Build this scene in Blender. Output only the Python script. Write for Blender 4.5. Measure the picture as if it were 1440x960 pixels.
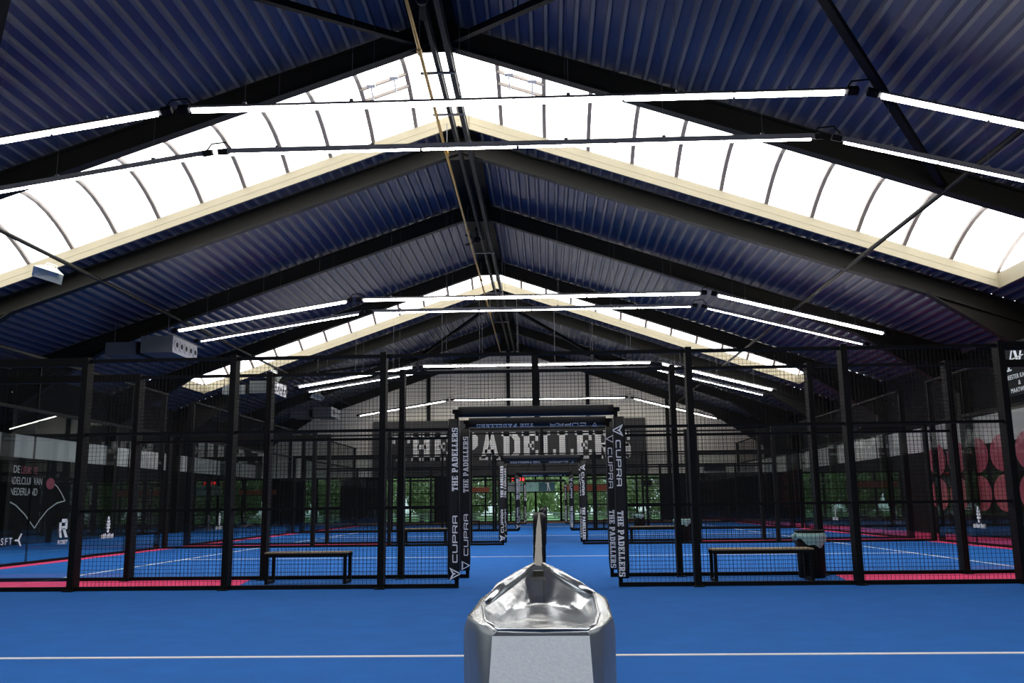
import bpy, bmesh, math, random
from mathutils import Vector, Matrix
random.seed(7)
for o in list(bpy.data.objects): bpy.data.objects.remove(o)
SC = bpy.context.scene
COL = SC.collection

# ---------------------------------------------------------------- camera
F_PX = 1277.24; PI_, YA, RO = .1772, .0371, -.0116
fw0 = Vector((-math.sin(YA), math.cos(YA), 0)); zz = Vector((0, 0, 1))
rt = Vector((math.cos(YA), math.sin(YA), 0))
fw = fw0 * math.cos(PI_) + zz * math.sin(PI_); up = -fw0 * math.sin(PI_) + zz * math.cos(PI_)
rt2 = rt * math.cos(RO) + up * math.sin(RO); up2 = -rt * math.sin(RO) + up * math.cos(RO)
cd = bpy.data.cameras.new('camera'); cam = bpy.data.objects.new('camera', cd); COL.objects.link(cam)
cd.sensor_width = 36; cd.lens = 36 * F_PX / 1440; cd.clip_start = .05; cd.clip_end = 300
M = Matrix.Identity(4)
for i, v in enumerate((rt2, up2, -fw)):
    for j in range(3): M[j][i] = v[j]
M[0][3], M[1][3], M[2][3] = .1326, 0, .9837
cam.matrix_world = M
SC.camera = cam
# ---------------------------------------------------------------- world, exposure
W = bpy.data.worlds.new('world'); SC.world = W; W.use_nodes = True
bg = W.node_tree.nodes['Background']; bg.inputs[0].default_value = (.80, .90, 1, 1); bg.inputs[1].default_value = 2.3
SC.view_settings.view_transform = 'Standard'; SC.view_settings.look = 'None'
SC.view_settings.gamma = 1; SC.view_settings.use_curve_mapping = False
SC.view_settings.exposure = 0.0
SC.cycles.transparent_max_bounces = 40
SC.cycles.max_bounces = 8
SC.cycles.use_denoising = True
SKY_L = 4.6       # radiance of the daylit skylight panes
LAMP_L = 28.0      # radiance of the lamp diffusers

# ---------------------------------------------------------------- materials
def mat(name, col, rough=.5, metal=0, noise=0, nscale=8, bump=0, bscale=60, emit=0, spec=.5):
    m = bpy.data.materials.new(name); m.use_nodes = True
    nt = m.node_tree; b = nt.nodes['Principled BSDF']
    c = (*col, 1)
    b.inputs['Base Color'].default_value = c; b.inputs['Roughness'].default_value = rough
    b.inputs['Metallic'].default_value = metal; b.inputs['Specular IOR Level'].default_value = spec
    tc = None
    if noise or bump:
        tc = nt.nodes.new('ShaderNodeTexCoord')
    if noise:
        n = nt.nodes.new('ShaderNodeTexNoise'); n.inputs['Scale'].default_value = nscale; n.inputs['Detail'].default_value = 5
        nt.links.new(tc.outputs['Object'], n.inputs['Vector'])
        mx = nt.nodes.new('ShaderNodeMix'); mx.data_type = 'RGBA'
        mx.inputs['A'].default_value = (*[v * (1 - noise) for v in col], 1)
        mx.inputs['B'].default_value = (*[min(1, v * (1 + noise)) for v in col], 1)
        nt.links.new(n.outputs['Fac'], mx.inputs['Factor']); nt.links.new(mx.outputs['Result'], b.inputs['Base Color'])
    if bump:
        n2 = nt.nodes.new('ShaderNodeTexNoise'); n2.inputs['Scale'].default_value = bscale; n2.inputs['Detail'].default_value = 3
        nt.links.new(tc.outputs['Object'], n2.inputs['Vector'])
        bp = nt.nodes.new('ShaderNodeBump'); bp.inputs['Strength'].default_value = bump; bp.inputs['Distance'].default_value = .01
        nt.links.new(n2.outputs['Fac'], bp.inputs['Height']); nt.links.new(bp.outputs['Normal'], b.inputs['Normal'])
    if emit:
        b.inputs['Emission Color'].default_value = c; b.inputs['Emission Strength'].default_value = emit
    return m
def glassmat(name, tint, ior=1.5, rough=0):
    m = bpy.data.materials.new(name); m.use_nodes = True; nt = m.node_tree
    nt.nodes.remove(nt.nodes['Principled BSDF']); out = nt.nodes['Material Output']
    t = nt.nodes.new('ShaderNodeBsdfTransparent'); t.inputs[0].default_value = (*tint, 1)
    g = nt.nodes.new('ShaderNodeBsdfGlossy'); g.inputs['Roughness'].default_value = rough
    f = nt.nodes.new('ShaderNodeFresnel')
    # thin sheet: same reflectance on the entry and the exit face
    ge = nt.nodes.new('ShaderNodeNewGeometry'); mi = nt.nodes.new('ShaderNodeMix'); mi.inputs['A'].default_value = ior; mi.inputs['B'].default_value = 1 / ior
    nt.links.new(ge.outputs['Backfacing'], mi.inputs['Factor']); nt.links.new(mi.outputs['Result'], f.inputs[0])
    mx = nt.nodes.new('ShaderNodeMixShader')
    nt.links.new(f.outputs[0], mx.inputs[0]); nt.links.new(t.outputs[0], mx.inputs[1]); nt.links.new(g.outputs[0], mx.inputs[2])
    nt.links.new(mx.outputs[0], out.inputs[0]); return m
Mt = dict(
    turf=mat('blue_turf', (.014, .125, .44), .9, noise=.16, nscale=3, bump=.5, bscale=260, spec=.15),
    pink=mat('pink_turf', (.80, .060, .19), .9, noise=.14, nscale=4, bump=.5, bscale=260, spec=.15),
    line=mat('white_turf', (.74, .74, .74), .9, noise=.08, nscale=30),
    deck=mat('blue_deck', (.038, .048, .096), .42, noise=.3, nscale=1.2),
    rib=mat('grey_rib', (.15, .145, .14), .5, noise=.3, nscale=2),  # low flanges of the roof sheets, greyer than the blue pans
    steel=mat('black_steel', (.005, .005, .005), .6, noise=.25, nscale=5, spec=.12),
    rafter=mat('rafter_paint', (.0115, .011, .008), .6, noise=.3, nscale=2, spec=.25),
    cream=mat('cream_curb', (.31, .275, .185), .6, noise=.06, nscale=3),
    bar=mat('grey_glazing_bar', (.22, .19, .17), .5),
    pane=mat('daylit_pane', (1, .985, .95), .5, emit=SKY_L),
    lamp=mat('lamp_diffuser', (1, .95, .87), .5, emit=LAMP_L),
    house=mat('lamp_housing', (.10, .10, .11), .4),
    wire=mat('hanger_wire', (.10, .10, .11), .6),
    mesh=mat('black_wire', (.006, .006, .006), .6, spec=.15),
    pad=mat('black_pad', (.009, .009, .010), .5, spec=.3, noise=.3, nscale=12, bump=.25, bscale=25),
    white=mat('white_print', (.85, .85, .86), .6, noise=.1, nscale=40),
    signw=mat('sign_white', (.95, .94, .90), .6),
    blackwall=mat('black_wall', (.012, .012, .013), .8, spec=.12, noise=.2, nscale=3),
    whitewall=mat('white_wall', (.60, .60, .57), .7, noise=.08, nscale=1.5),
    gable=mat('gable_wall', (.80, .77, .68), .7, noise=.08, nscale=1.5),
    board=mat('sign_board', (.028, .028, .028), .5, noise=.15, nscale=3),
    pinkp=mat('pink_print', (.50, .10, .15), .6, noise=.1, nscale=5),
    gold=mat('brass_pipe', (.42, .25, .05), .35, metal=.5),
    grey=mat('grey_unit', (.10, .115, .125), .5, noise=.15, nscale=4),
    nozz=mat('pale_nozzle_panel', (.55, .56, .58), .5),
    dark=mat('dark_hole', (.01, .01, .01), .7),
    dish=mat('white_dish', (.62, .66, .60), .35),
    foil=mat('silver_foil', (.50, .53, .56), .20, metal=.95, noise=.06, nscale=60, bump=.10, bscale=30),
    foilf=mat('lit_brushed_foil', (.86, .92, 1.0), .5, metal=.12, noise=.10, nscale=260, bump=.05, bscale=400),  # front face of the same wrap, light from behind put into a paler colour
    foils=mat('shaded_dull_foil', (.22, .26, .29), .45, metal=.8, noise=.12, nscale=20, bump=.1, bscale=14),  # side panels of the same wrap, their shade put into a darker colour
    tape=mat('net_tape', (.11, .103, .085), .6, noise=.12, nscale=30),
    wood=mat('bench_wood', (.30, .22, .12), .55, noise=.25, nscale=14),
    bag=mat('bin_bag', (.30, .52, .52), .3, noise=.25, nscale=20),
    red=mat('red_led', (1, .04, .05), .5, emit=3.5),
    orange=mat('orange_print', (.55, .12, .05), .6), mint=mat('mint_print', (.38, .66, .58), .6),
    teal=mat('teal_print', (.05, .15, .17), .6), greyp=mat('grey_print', (.42, .47, .46), .6),
    brown=mat('brown_sill', (.20, .11, .05), .6, noise=.2, nscale=6),
    leaf=mat('leaf', (.44, .54, .27), .6, noise=.5, nscale=1.5), bark=mat('bark', (.10, .07, .045), .8, noise=.3, nscale=9),
    grass=mat('grass', (.10, .24, .05), .9, noise=.3, nscale=2), pale=mat('pale_slat', (.62, .66, .66), .6, noise=.1, nscale=6),
    glass=glassmat('court_glass', (.965, .985, .98)), wglass=glassmat('window_glass', (.86, .94, .90)),
)
# ---------------------------------------------------------------- mesh helpers
class MB:
    def __init__(s): s.v = []; s.f = []; s.m = []
    def add(s, vs, fs, mi=0):
        n = len(s.v); s.v += [tuple(p) for p in vs]
        for f in fs: s.f.append([i + n for i in f]); s.m.append(mi)
        return s
    def box(s, x0, y0, z0, x1, y1, z1, mi=0, caps=True):
        v = [(x0, y0, z0), (x1, y0, z0), (x1, y1, z0), (x0, y1, z0), (x0, y0, z1), (x1, y0, z1), (x1, y1, z1), (x0, y1, z1)]
        return s.add(v, [(0, 3, 2, 1), (4, 5, 6, 7), (0, 1, 5, 4), (1, 2, 6, 5), (2, 3, 7, 6), (3, 0, 4, 7)], mi)
    def bar(s, a, b, w, h, mi=0, upv=(0, 0, 1), ends=True):
        a, b = Vector(a), Vector(b); d = (b - a).normalized(); u = Vector(upv)
        if abs(d.dot(u)) > .98: u = Vector((0, 1, 0))
        x = d.cross(u).normalized(); u = x.cross(d)
        c = [x * (-w / 2) + u * (-h / 2), x * (w / 2) + u * (-h / 2), x * (w / 2) + u * (h / 2), x * (-w / 2) + u * (h / 2)]
        f = [(0, 1, 5, 4), (1, 2, 6, 5), (2, 3, 7, 6), (3, 0, 4, 7)]
        if ends: f += [(3, 2, 1, 0), (4, 5, 6, 7)]
        return s.add([a + q for q in c] + [b + q for q in c], f, mi)
    def tube(s, pts, r, n=8, mi=0):
        pts = [Vector(p) for p in pts]; rings = []
        for i, p in enumerate(pts):
            d = (pts[min(i + 1, len(pts) - 1)] - pts[max(i - 1, 0)]).normalized()
            u = Vector((0, 0, 1)) if abs(d.z) < .9 else Vector((1, 0, 0))
            x = d.cross(u).normalized(); u = x.cross(d)
            rr = r[i] if isinstance(r, (list, tuple)) else r
            rings.append([p + x * rr * math.cos(2 * math.pi * k / n) + u * rr * math.sin(2 * math.pi * k / n) for k in range(n)])
        v = [q for R in rings for q in R]; f = []
        for i in range(len(rings) - 1):
            for k in range(n): f.append((i * n + k, i * n + (k + 1) % n, (i + 1) * n + (k + 1) % n, (i + 1) * n + k))
        f.append(tuple(range(n))[::-1]); f.append(tuple(range((len(rings) - 1) * n, len(rings) * n)))
        return s.add(v, f, mi)
    def lathe(s, prof, c=(0, 0, 0), n=20, mi=0):
        v = []; f = []
        for r, z in prof:
            for k in range(n): v.append((c[0] + r * math.cos(2 * math.pi * k / n), c[1] + r * math.sin(2 * math.pi * k / n), c[2] + z))
        for i in range(len(prof) - 1):
            for k in range(n): f.append((i * n + k, i * n + (k + 1) % n, (i + 1) * n + (k + 1) % n, (i + 1) * n + k))
        return s.add(v, f, mi)
    def prism(s, poly, o, ex, ey, t, mi=0):
        # poly (2D) laid on plane o + ex*x + ey*y, extruded by t along ex x ey
        o, ex, ey = Vector(o), Vector(ex), Vector(ey); n = ex.cross(ey).normalized() * t; k = len(poly)
        a = [o + ex * p[0] + ey * p[1] for p in poly]; b = [p + n for p in a]
        return s.add(a + b, [tuple(range(k))[::-1], tuple(range(k, 2 * k))] + [(i, (i + 1) % k, (i + 1) % k + k, i + k) for i in range(k)], mi)
    def mesh(s, name, mats, smooth=False):
        me = bpy.data.meshes.new(name); me.from_pydata(s.v, [], s.f)
        for m in (mats if isinstance(mats, list) else [mats]): me.materials.append(m)
        for p, i in zip(me.polygons, s.m): p.material_index = i; p.use_smooth = smooth
        me.update(); return me
    def build(s, name, mats, parent=None, smooth=False, loc=None):
        return obj(name, s.mesh(name, mats, smooth), parent, loc)
def obj(name, me, parent=None, loc=None, rz=0):
    o = bpy.data.objects.new(name, me); COL.objects.link(o)
    if parent: o.parent = parent
    if loc: o.location = loc
    if rz: o.rotation_euler[2] = rz
    return o
def tag(o, label=None, cat=None, group=None, kind=None):
    for k, v in (('label', label), ('category', cat), ('group', group), ('kind', kind)):
        if v: o[k] = v
    return o
def thing(name, label, cat, loc=(0, 0, 0), group=None):
    o = obj(name, None, None, loc); o.empty_display_size = .2
    return tag(o, label, cat, group)
def struct(name, mb, m, parent=None, label=None):
    o = mb.build(name, m, parent)
    if not parent: o['kind'] = 'structure'
    if label: o['label'] = label
    return o
def copy_tree(o, parent=None):
    c = o.copy(); COL.objects.link(c); c.parent = parent
    for ch in list(o.children): copy_tree(ch, c)
    return c

# ---------------------------------------------------------------- lettering (drawn glyphs)
R_ = lambda a, b, c, d: [(a, b), (c, b), (c, d), (a, d)]
SLAB = {
 'T': (.84, [R_(0, .82, .84, 1), R_(.28, 0, .56, 1), R_(.17, 0, .67, .13), R_(0, .62, .13, .9), R_(.71, .62, .84, .9)]),
 'H': (.98, [R_(.09, 0, .37, 1), R_(.61, 0, .89, 1), R_(.3, .42, .7, .58), R_(0, 0, .46, .13), R_(.52, 0, .98, .13), R_(0, .87, .46, 1), R_(.52, .87, .98, 1)]),
 'E': (.80, [R_(.09, 0, .37, 1), R_(0, 0, .78, .15), R_(0, .85, .78, 1), R_(.3, .43, .56, .57), R_(.65, 0, .78, .33), R_(.65, .67, .78, 1), R_(.47, .34, .58, .66)]),
 'P': (.84, [R_(.09, 0, .37, 1), R_(0, 0, .5, .13), R_(0, .87, .5, 1), [(.37, .85), (.5, .85), (.56, .78), (.56, .58), (.5, .52), (.37, .52), (.37, .37), (.62, .37), (.82, .52), (.82, .84), (.62, 1), (.37, 1)]]),
 'A': (1.0, [[(.08, .05), (.27, .05), (.6, 1), (.33, 1)], [(.6, .05), (.92, .05), (.66, 1), (.4, 1)], R_(.25, .24, .7, .38), R_(0, 0, .4, .13), R_(.54, 0, 1.0, .13)]),
 'D': (.90, [R_(.09, 0, .37, 1), R_(0, 0, .5, .15), R_(0, .85, .5, 1), [(.45, .85), (.6, .7), (.6, .3), (.45, .15), (.45, 0), (.65, 0), (.88, .24), (.88, .76), (.65, 1), (.45, 1)]]),
 'L': (.78, [R_(.09, 0, .37, 1), R_(0, 0, .76, .15), R_(.62, 0, .76, .36), R_(0, .87, .5, 1)]),
 'R': (.92, [R_(.09, 0, .37, 1), R_(0, 0, .46, .13), R_(0, .87, .5, 1), [(.37, .85), (.5, .85), (.56, .78), (.56, .62), (.5, .56), (.37, .56), (.37, .41), (.62, .41), (.82, .54), (.82, .84), (.62, 1), (.37, 1)], [(.4, .5), (.66, .5), (.84, .1), (.92, .1), (.92, 0), (.58, 0)]]),
 'S': (.80, [R_(.1, .86, .72, 1), R_(.1, .43, .7, .58), R_(.1, 0, .7, .14), [(0, .6), (.1, .46), (.28, .5), (.28, .92), (.1, 1), (0, .9)], [(.5, .1), (.68, 0), (.78, .1), (.78, .44), (.68, .57), (.5, .52)], R_(.63, .66, .76, 1), R_(.01, 0, .14, .34)]),
 ' ': (.42, []),
}
t_ = .17
TECH = {
 'C': (1.15, [R_(t_, 0, 1.15, t_), R_(t_, 1 - t_, 1.15, 1), [(0, .12), (t_, 0), (t_, 1), (0, .88)]]),
 'U': (1.15, [[(.12, 0), (1.03, 0), (1.15, t_), (0, t_)], R_(0, t_, t_, 1), R_(1.15 - t_, t_, 1.15, 1)]),
 'P': (1.12, [R_(0, 0, t_, 1), R_(0, 1 - t_, 1, 1), R_(0, .36, 1, .36 + t_), R_(1.12 - t_, .42, 1.12, .94)]),
 'R': (1.12, [R_(0, 0, t_, 1), R_(0, 1 - t_, 1, 1), R_(0, .36, 1, .36 + t_), R_(1.12 - t_, .42, 1.12, .94), [(.7, .4), (.95, .4), (1.15, 0), (.92, 0)]]),
 'A': (1.12, [R_(0, 0, t_, .9), R_(1.12 - t_, 0, 1.12, .9), [(0, .86), (.12, 1), (1.0, 1), (1.12, .86), (1.12, 1 - t_), (0, 1 - t_)], R_(0, .34, 1.12, .34 + t_)]),
}
LOGO_STAR = [[(-.08, .5), (.02, .5), (-.2, .0), (-.38, -.24), (-.62, -.55)], [(.08, .5), (-.02, .5), (.2, .0), (.38, -.24), (.62, -.55)],
             [(-.62, -.55), (-.38, -.27), (0, -.10), (0, -.24), (-.2, -.36)], [(.62, -.55), (.38, -.27), (0, -.10), (0, -.24), (.2, -.36)], [(0, .1), (-.1, -.12), (.1, -.12)]]
LOGO_TRI = [[(0, .5), (0, .28), (-.34, -.34), (-.52, -.5)], [(0, .5), (0, .28), (.34, -.34), (.52, -.5)], [(-.52, -.5), (-.34, -.34), (.34, -.34), (.52, -.5)]]
def text_w(t, font, gap): return sum(font[c][0] for c in t) + gap * (len(t) - 1)
def put_text(mb, t, font, o, ex, ey, length, h, thick=.004, gap=.1, only=None):
    """word t from corner o along ex (unit) over `length`, capital height h along ey (unit)"""
    o, ex, ey = Vector(o), Vector(ex), Vector(ey); w = text_w(t, font, gap); sx = length / w; x = 0
    for i, c in enumerate(t):
        for poly in (font[c][1] if only is None or only[0] <= i < only[1] else []):
            mb.prism([((x + p[0]) * sx, p[1] * h) for p in poly], o, ex, ey, thick)
        x += font[c][0] + gap
def put_logo(mb, polys, c, ex, ey, s, thick=.004):
    for poly in polys: mb.prism([(p[0] * s, p[1] * s) for p in poly], c, ex, ey, thick)
def font_mesh(name, body, m, size, extrude=.002, align='LEFT'):
    cu = bpy.data.curves.new(name, 'FONT'); cu.body = body; cu.size = size; cu.extrude = extrude; cu.align_x = align
    to = bpy.data.objects.new(name, cu); COL.objects.link(to)
    dg = bpy.context.evaluated_depsgraph_get(); me = bpy.data.meshes.new_from_object(to.evaluated_get(dg))
    bpy.data.objects.remove(to); bpy.data.curves.remove(cu); me.materials.clear(); me.materials.append(m); me.name = name
    return me
def orient(o, loc, ex, ey):
    ex, ey = Vector(ex), Vector(ey); ez = ex.cross(ey); m = Matrix.Identity(4)
    for i, v in enumerate((ex, ey, ez)):
        for j in range(3): m[j][i] = v[j]
    for j in range(3): m[j][3] = loc[j]
    o.matrix_basis = m; return o

# ================================================================ THE HALL
XR, ZR, SL = -1.75, 9.50, .345            # ridge position, deck soffit at the ridge, roof slope
HALF = 13.3; XL, XRT = XR - HALF, XR + HALF
YB, YE = -9.0, 47.5
RAFT = [-7.0, -1.5, 4.0, 9.45, 14.95, 20.1, 24.85, 31.0, 36.5, 42.0, 47.2]
SKYL = [(-.45, 3.35), (15.6, 19.5), (31.75, 35.4)]
SKH = 11.7
zroof = lambda x: ZR - SL * abs(x - XR)
HF, SP, JX, XE = 2.85, 1.9, .985, 9.45    # fence height, post spacing, door jamb, court half length
FY = [11.25, 12.75, 22.75, 24.25, 34.25, 35.75, 45.75]
COURTS = [(1.25, 11.25), (12.75, 22.75), (24.25, 34.25), (35.75, 45.75)]

# floor
fl = struct('floor', MB().box(XL, YB, -.1, XRT, YE, 0), Mt['turf'])
def turf(x0, y0, x1, y1, name, m, z):
    MB().box(x0, y0, 0, x1, y1, z).build(name, m, fl)
for (a, b) in ((11.25, 12.75), (22.75, 24.25), (34.25, 35.75)):
    for s in (-1, 1):
        v = [(s * 3.75, a), (s * XE, a), (s * XE, b), (s * 3.98, b)]
        mb = MB(); mb.prism(v if s > 0 else v[::-1], (0, 0, 0), (1, 0, 0), (0, 1, 0), .003); mb.build('pink_turf', Mt['pink'], fl)
for (a, b) in COURTS:
    turf(-XE - .05, a, -XE + .32, b, 'pink_turf', Mt['pink'], .003)
    for s in (-1, 1): turf(s * 6.95 - .025, a, s * 6.95 + .025, b, 'court_line', Mt['line'], .004)
    y = (a + b) / 2; turf(-6.95, y - .025, 6.95, y + .025, 'court_line', Mt['line'], .005)
turf(XE - .28, 1.25, XRT, YE, 'pink_turf', Mt['pink'], .002)

# roof deck: trapezoidal sheets, one per bay and slope
ceil = obj('ceiling', None); ceil['kind'] = 'structure'
def sheet(side, s0, s1, y0, y1):
    P = .245; mb = MB(); prof = []
    s = s0
    k = 0
    while s < s1 - 1e-6:
        for ds, dz in ((0, 0), (.055, 0), (.077, .05), (.223, .05)):
            if s + ds < s1: prof.append((s + ds, dz))
        s += P
    prof.append((s1, 0))
    vs = []
    for y in (y0, y1):
        for q, dz in prof: vs.append((XR + side * q, y, ZR - SL * q + dz))
    n = len(prof); fs = []
    for i in range(n - 1):
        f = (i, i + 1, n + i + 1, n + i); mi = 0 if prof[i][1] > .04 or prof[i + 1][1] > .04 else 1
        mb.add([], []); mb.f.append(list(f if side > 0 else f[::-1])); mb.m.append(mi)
    mb.v = vs
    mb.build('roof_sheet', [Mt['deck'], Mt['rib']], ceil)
cuts = sorted(set([YB] + RAFT[:-1] + [YE]))
for side in (-1, 1):
    for a, b in zip(cuts[:-1], cuts[1:]):
        sk = [q for q in SKYL if q[0] > a - .6 and q[1] < b + .6 and q[0] < b and q[1] > a]
        if sk:
            q0, q1 = sk[0]
            if q0 > a: sheet(side, 0, SKH, a, q0)
            if q1 < b: sheet(side, 0, SKH, q1, b)
            sheet(side, SKH, HALF, a, b)
        else: sheet(side, 0, HALF, a, b)
# ridge flashing between the skylights
edges = [YB] + [v for q in SKYL for v in q] + [YE]
for i in range(0, len(edges), 2):
    mb = MB()
    for s in (-1, 1):
        mb.bar((XR + s * .2, edges[i], ZR - SL * .2 - .02), (XR + s * .2, edges[i + 1], ZR - SL * .2 - .02), .44, .012, upv=(s * SL, 0, 1))
    mb.build('ridge_flashing', Mt['steel'], ceil)

# walls
wl = struct('wall_left', MB().box(XL - .2, YB, 0, XL, YE, 5.4), Mt['blackwall'])
MB().box(XL, YB, 2.47, XL + .02, YE, 3.12).build('white_band', Mt['whitewall'], wl)
y = YB
while y < YE - .1:
    MB().box(XL, y + .01, .02, XL + .015, min(y + 2.38, YE), 2.45).build('wall_panel', Mt['blackwall'], wl); y += 2.4
wr = struct('wall_right', MB().box(XRT, YB, 0, XRT + .2, YE, 5.4), Mt['blackwall'])
MB().box(XRT - .02, YB, 2.40, XRT, YE, 3.12).build('white_band', Mt['whitewall'], wr)
y = YB
while y < YE - .1:
    MB().box(XRT - .015, y + .01, .02, XRT, min(y + 2.38, YE), 2.38).build('wall_panel', Mt['blackwall'], wr); y += 2.4
def gable(name, y0, y1, zb, m):
    mb = MB()
    mb.prism([(XL, zb), (XRT, zb), (XRT, zroof(XRT) + .06), (XR, ZR + .06), (XL, zroof(XL) + .06)], (0, y1, 0), (1, 0, 0), (0, 0, 1), y1 - y0)
    return struct(name, mb, m)
we = gable('wall_end', YE, YE + .2, 2.45, Mt['gable'])
x = XL + .6
while x < XRT - .3:      # standing seams of the end wall cladding
    z1 = zroof(x) - .02
    MB().box(x - .012, YE - .02, 2.47, x + .012, YE, z1).build('cladding_seam', Mt['gable'], we); x += 1.0
for x in (-6.05, -1.85, 2.3, 6.4):
    MB().box(x - .09, YE - .2, 2.45, x + .09, YE - .02, zroof(x) - .1).build('wind_post', Mt['steel'], we)
wb = gable('wall_back', YB - .2, YB, 0, Mt['blackwall'])
# end wall base: dark piers, brown sill and glazing
bp = struct('wall_end_base', MB().box(XL, YE, 0, -12.2, YE + .2, 2.45), Mt['blackwall'])
MB().box(8.9, YE, 0, XRT, YE + .2, 2.45).build('pier', Mt['blackwall'], bp)
MB().box(-12.2, YE - .05, 0, 8.9, YE + .15, .11).build('sill_board', Mt['brown'], bp)
MB().box(-12.2, YE - .02, 2.40, 8.9, YE + .2, 2.46).build('head_board', Mt['steel'], bp)
nx = -12.2; wi = 1
while nx < 8.8:
    w_ = 1.3 if nx < 8.9 - 2.0 else 8.9 - nx
    x1 = nx + w_
    dark = (-12.3 < nx < -9.5) or (-6.3 < nx < -5.0) or nx > 5.8
    fr = MB()
    for q in (nx, x1): fr.box(q - .045, YE - .03, .11, q + .045, YE + .09, 2.40)
    for z in (.13, 1.58, 2.38): fr.box(nx, YE - .01, z - .025, x1, YE + .07, z + .025)
    wo = struct('window_%d' % wi, fr, Mt['steel']); wi += 1
    if dark: MB().box(nx + .045, YE + .01, .15, x1 - .045, YE + .05, 2.36).build('dark_panel', Mt['blackwall'], wo)
    else:
        MB().box(nx + .045, YE + .02, .155, x1 - .045, YE + .03, 1.555).build('pane', Mt['wglass'], wo)
        MB().box(nx + .045, YE + .02, 1.605, x1 - .045, YE + .03, 2.355).build('pane', Mt['wglass'], wo)
    nx = x1

# portal frames
FNAMES = ['behind the camera platform', 'over the silver net post', 'before the front braces', 'at the foot of the front roof braces',
          'directly in front of the large near skylight', 'directly behind the large near skylight', 'between the two skylights, next to the ceiling fan',
          'directly in front of the far skylight', 'directly behind the far skylight', 'second from the end wall', 'against the end wall']
for k, yc in enumerate(RAFT):
    t = thing('portal_frame', 'black steel roof frame ' + FNAMES[k], 'roof frame', (0, yc, 0), 'steel portal frames')
    D = .42
    for s in (-1, 1):
        mb = MB(); L = HALF - .15
        sl = lambda q, off: (XR + s * q, 0, ZR - SL * q + off)
        for off, h, w in ((-.02, .03, .2), (-D / 2, D - .04, .025), (-D + .0, .03, .2)):
            mb.bar(sl(0, off), sl(L, off), w, h, upv=(s * SL, 0, 1))
        mb.build('rafter', Mt['rafter'], t)
        hb = MB(); q0, q1 = 10.4, L
        hb.prism([(XR + s * q0, ZR - SL * q0 - D), (XR + s * q1, ZR - SL * q1 - D), (XR + s * q1, ZR - SL * q1 - D - .85)][::(1 if s < 0 else -1)], (0, .02, 0), (1, 0, 0), (0, 0, 1), .04)
        hb.bar((XR + s * q0, 0, ZR - SL * q0 - D), (XR + s * q1, 0, ZR - SL * q1 - D - .85), .2, .03)
        hb.build('haunch', Mt['rafter'], t)
        cb = MB(); xo = XR + s * (HALF - .17); zt = zroof(xo) - .1
        cb.box(xo - .14, -.1, 0, xo - .115, .1, zt); cb.box(xo + .115, -.1, 0, xo + .14, .1, zt); cb.box(xo - .12, -.012, 0, xo + .12, .012, zt)
        cb.build('column', Mt['rafter'], t)
    ap = MB(); ap.prism([(-.45, ZR - .58), (.45, ZR - .58), (.45, ZR - .19), (0, ZR - .04), (-.45, ZR - .19)], (XR, .02, 0), (1, 0, 0), (0, 0, 1), .04)
    for bx_ in (-.3, -.12, .12, .3):
        for bz in (-.5, -.3): ap.bar((XR + bx_, -.04, ZR + bz), (XR + bx_, .04, ZR + bz), .03, .03)
    ap.build('apex_plate', Mt['rafter'], t)

# longitudinal tubes and braces
for x, nm in ((-10.15, 'left of the ridge, below the skylight ends'), (6.92, 'right of the ridge, below the skylight ends')):
    mb = MB(); z = zroof(x) - .40
    mb.tube([(x, RAFT[2], z), (x, YE - .3, z)], .045)
    tag(mb.build('tie_tube', Mt['rafter']), 'long dark tie tube ' + nm, 'tube', 'tie tubes')
def brace(a, b, label):
    mb = MB(); za, zb = zroof(a[0]) - .32, zroof(b[0]) - .32
    mb.bar((a[0], a[1], za), (b[0], b[1], zb), .11, .11)
    mb.bar((a[0], a[1] , za - .0), (a[0] + (b[0] - a[0]) * .03, a[1] + (b[1] - a[1]) * .03, za + (zb - za) * .03), .2, .02)
    tag(mb.build('roof_brace', Mt['steel']), label, 'brace', 'diagonal roof braces')
for y0, y1, w in ((9.45, 14.95, 'in front of the near skylight'), (42.0, 36.5, 'behind the far skylight')):
    brace((XR - .25, y1), (-5.95, y0), 'black diagonal brace from ridge to left slope ' + w)
    brace((XR + .25, y1), (2.6, y0), 'black diagonal brace from ridge to right slope ' + w)
    brace((-5.95, y0), (-10.15, y1), 'black diagonal brace low on left slope ' + w)
    brace((2.75, y0), (6.92, y1), 'black diagonal brace low on right slope ' + w)
# ridge rails, brass pipe
for x, w, nm in ((-1.72, .07, 'beside the brass pipe'), (-1.48, .09, 'away from the brass pipe')):
    mb = MB(); mb.box(x - w / 2, 4, 8.76, x + w / 2, YE - .3, 8.88)
    mb.box(x - w / 2 - .015, 4, 8.88, x + w / 2 + .015, YE - .3, 8.895)
    o = tag(mb.build('ridge_rail', Mt['rafter']), 'long dark cable rail under the ridge, ' + nm, 'rail', 'cable rails under the ridge')
    for y in RAFT[3:]:
        MB().box(x - .015, y - .2, 8.89, x + .015, y - .17, 9.3).build('hanger', Mt['rafter'], o)
    if x < -1.6:   # struts under both rails
        for y in (15.4, 17.2, 27.5, 33.0, 38.5): MB().box(-2.05, y - .03, 8.73, -1.40, y + .03, 8.76).build('cross_strut', Mt['house'], o)
mb = MB(); mb.tube([(-1.86, 6, 8.6), (-1.90, 13, 8.6), (-1.97, 19, 8.6), (-2.16, YE - .1, 8.6)], .032)
pp = tag(mb.build('brass_pipe', Mt['gold'], smooth=True), 'thin yellow brass pipe running along under the ridge', 'pipe')
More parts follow.
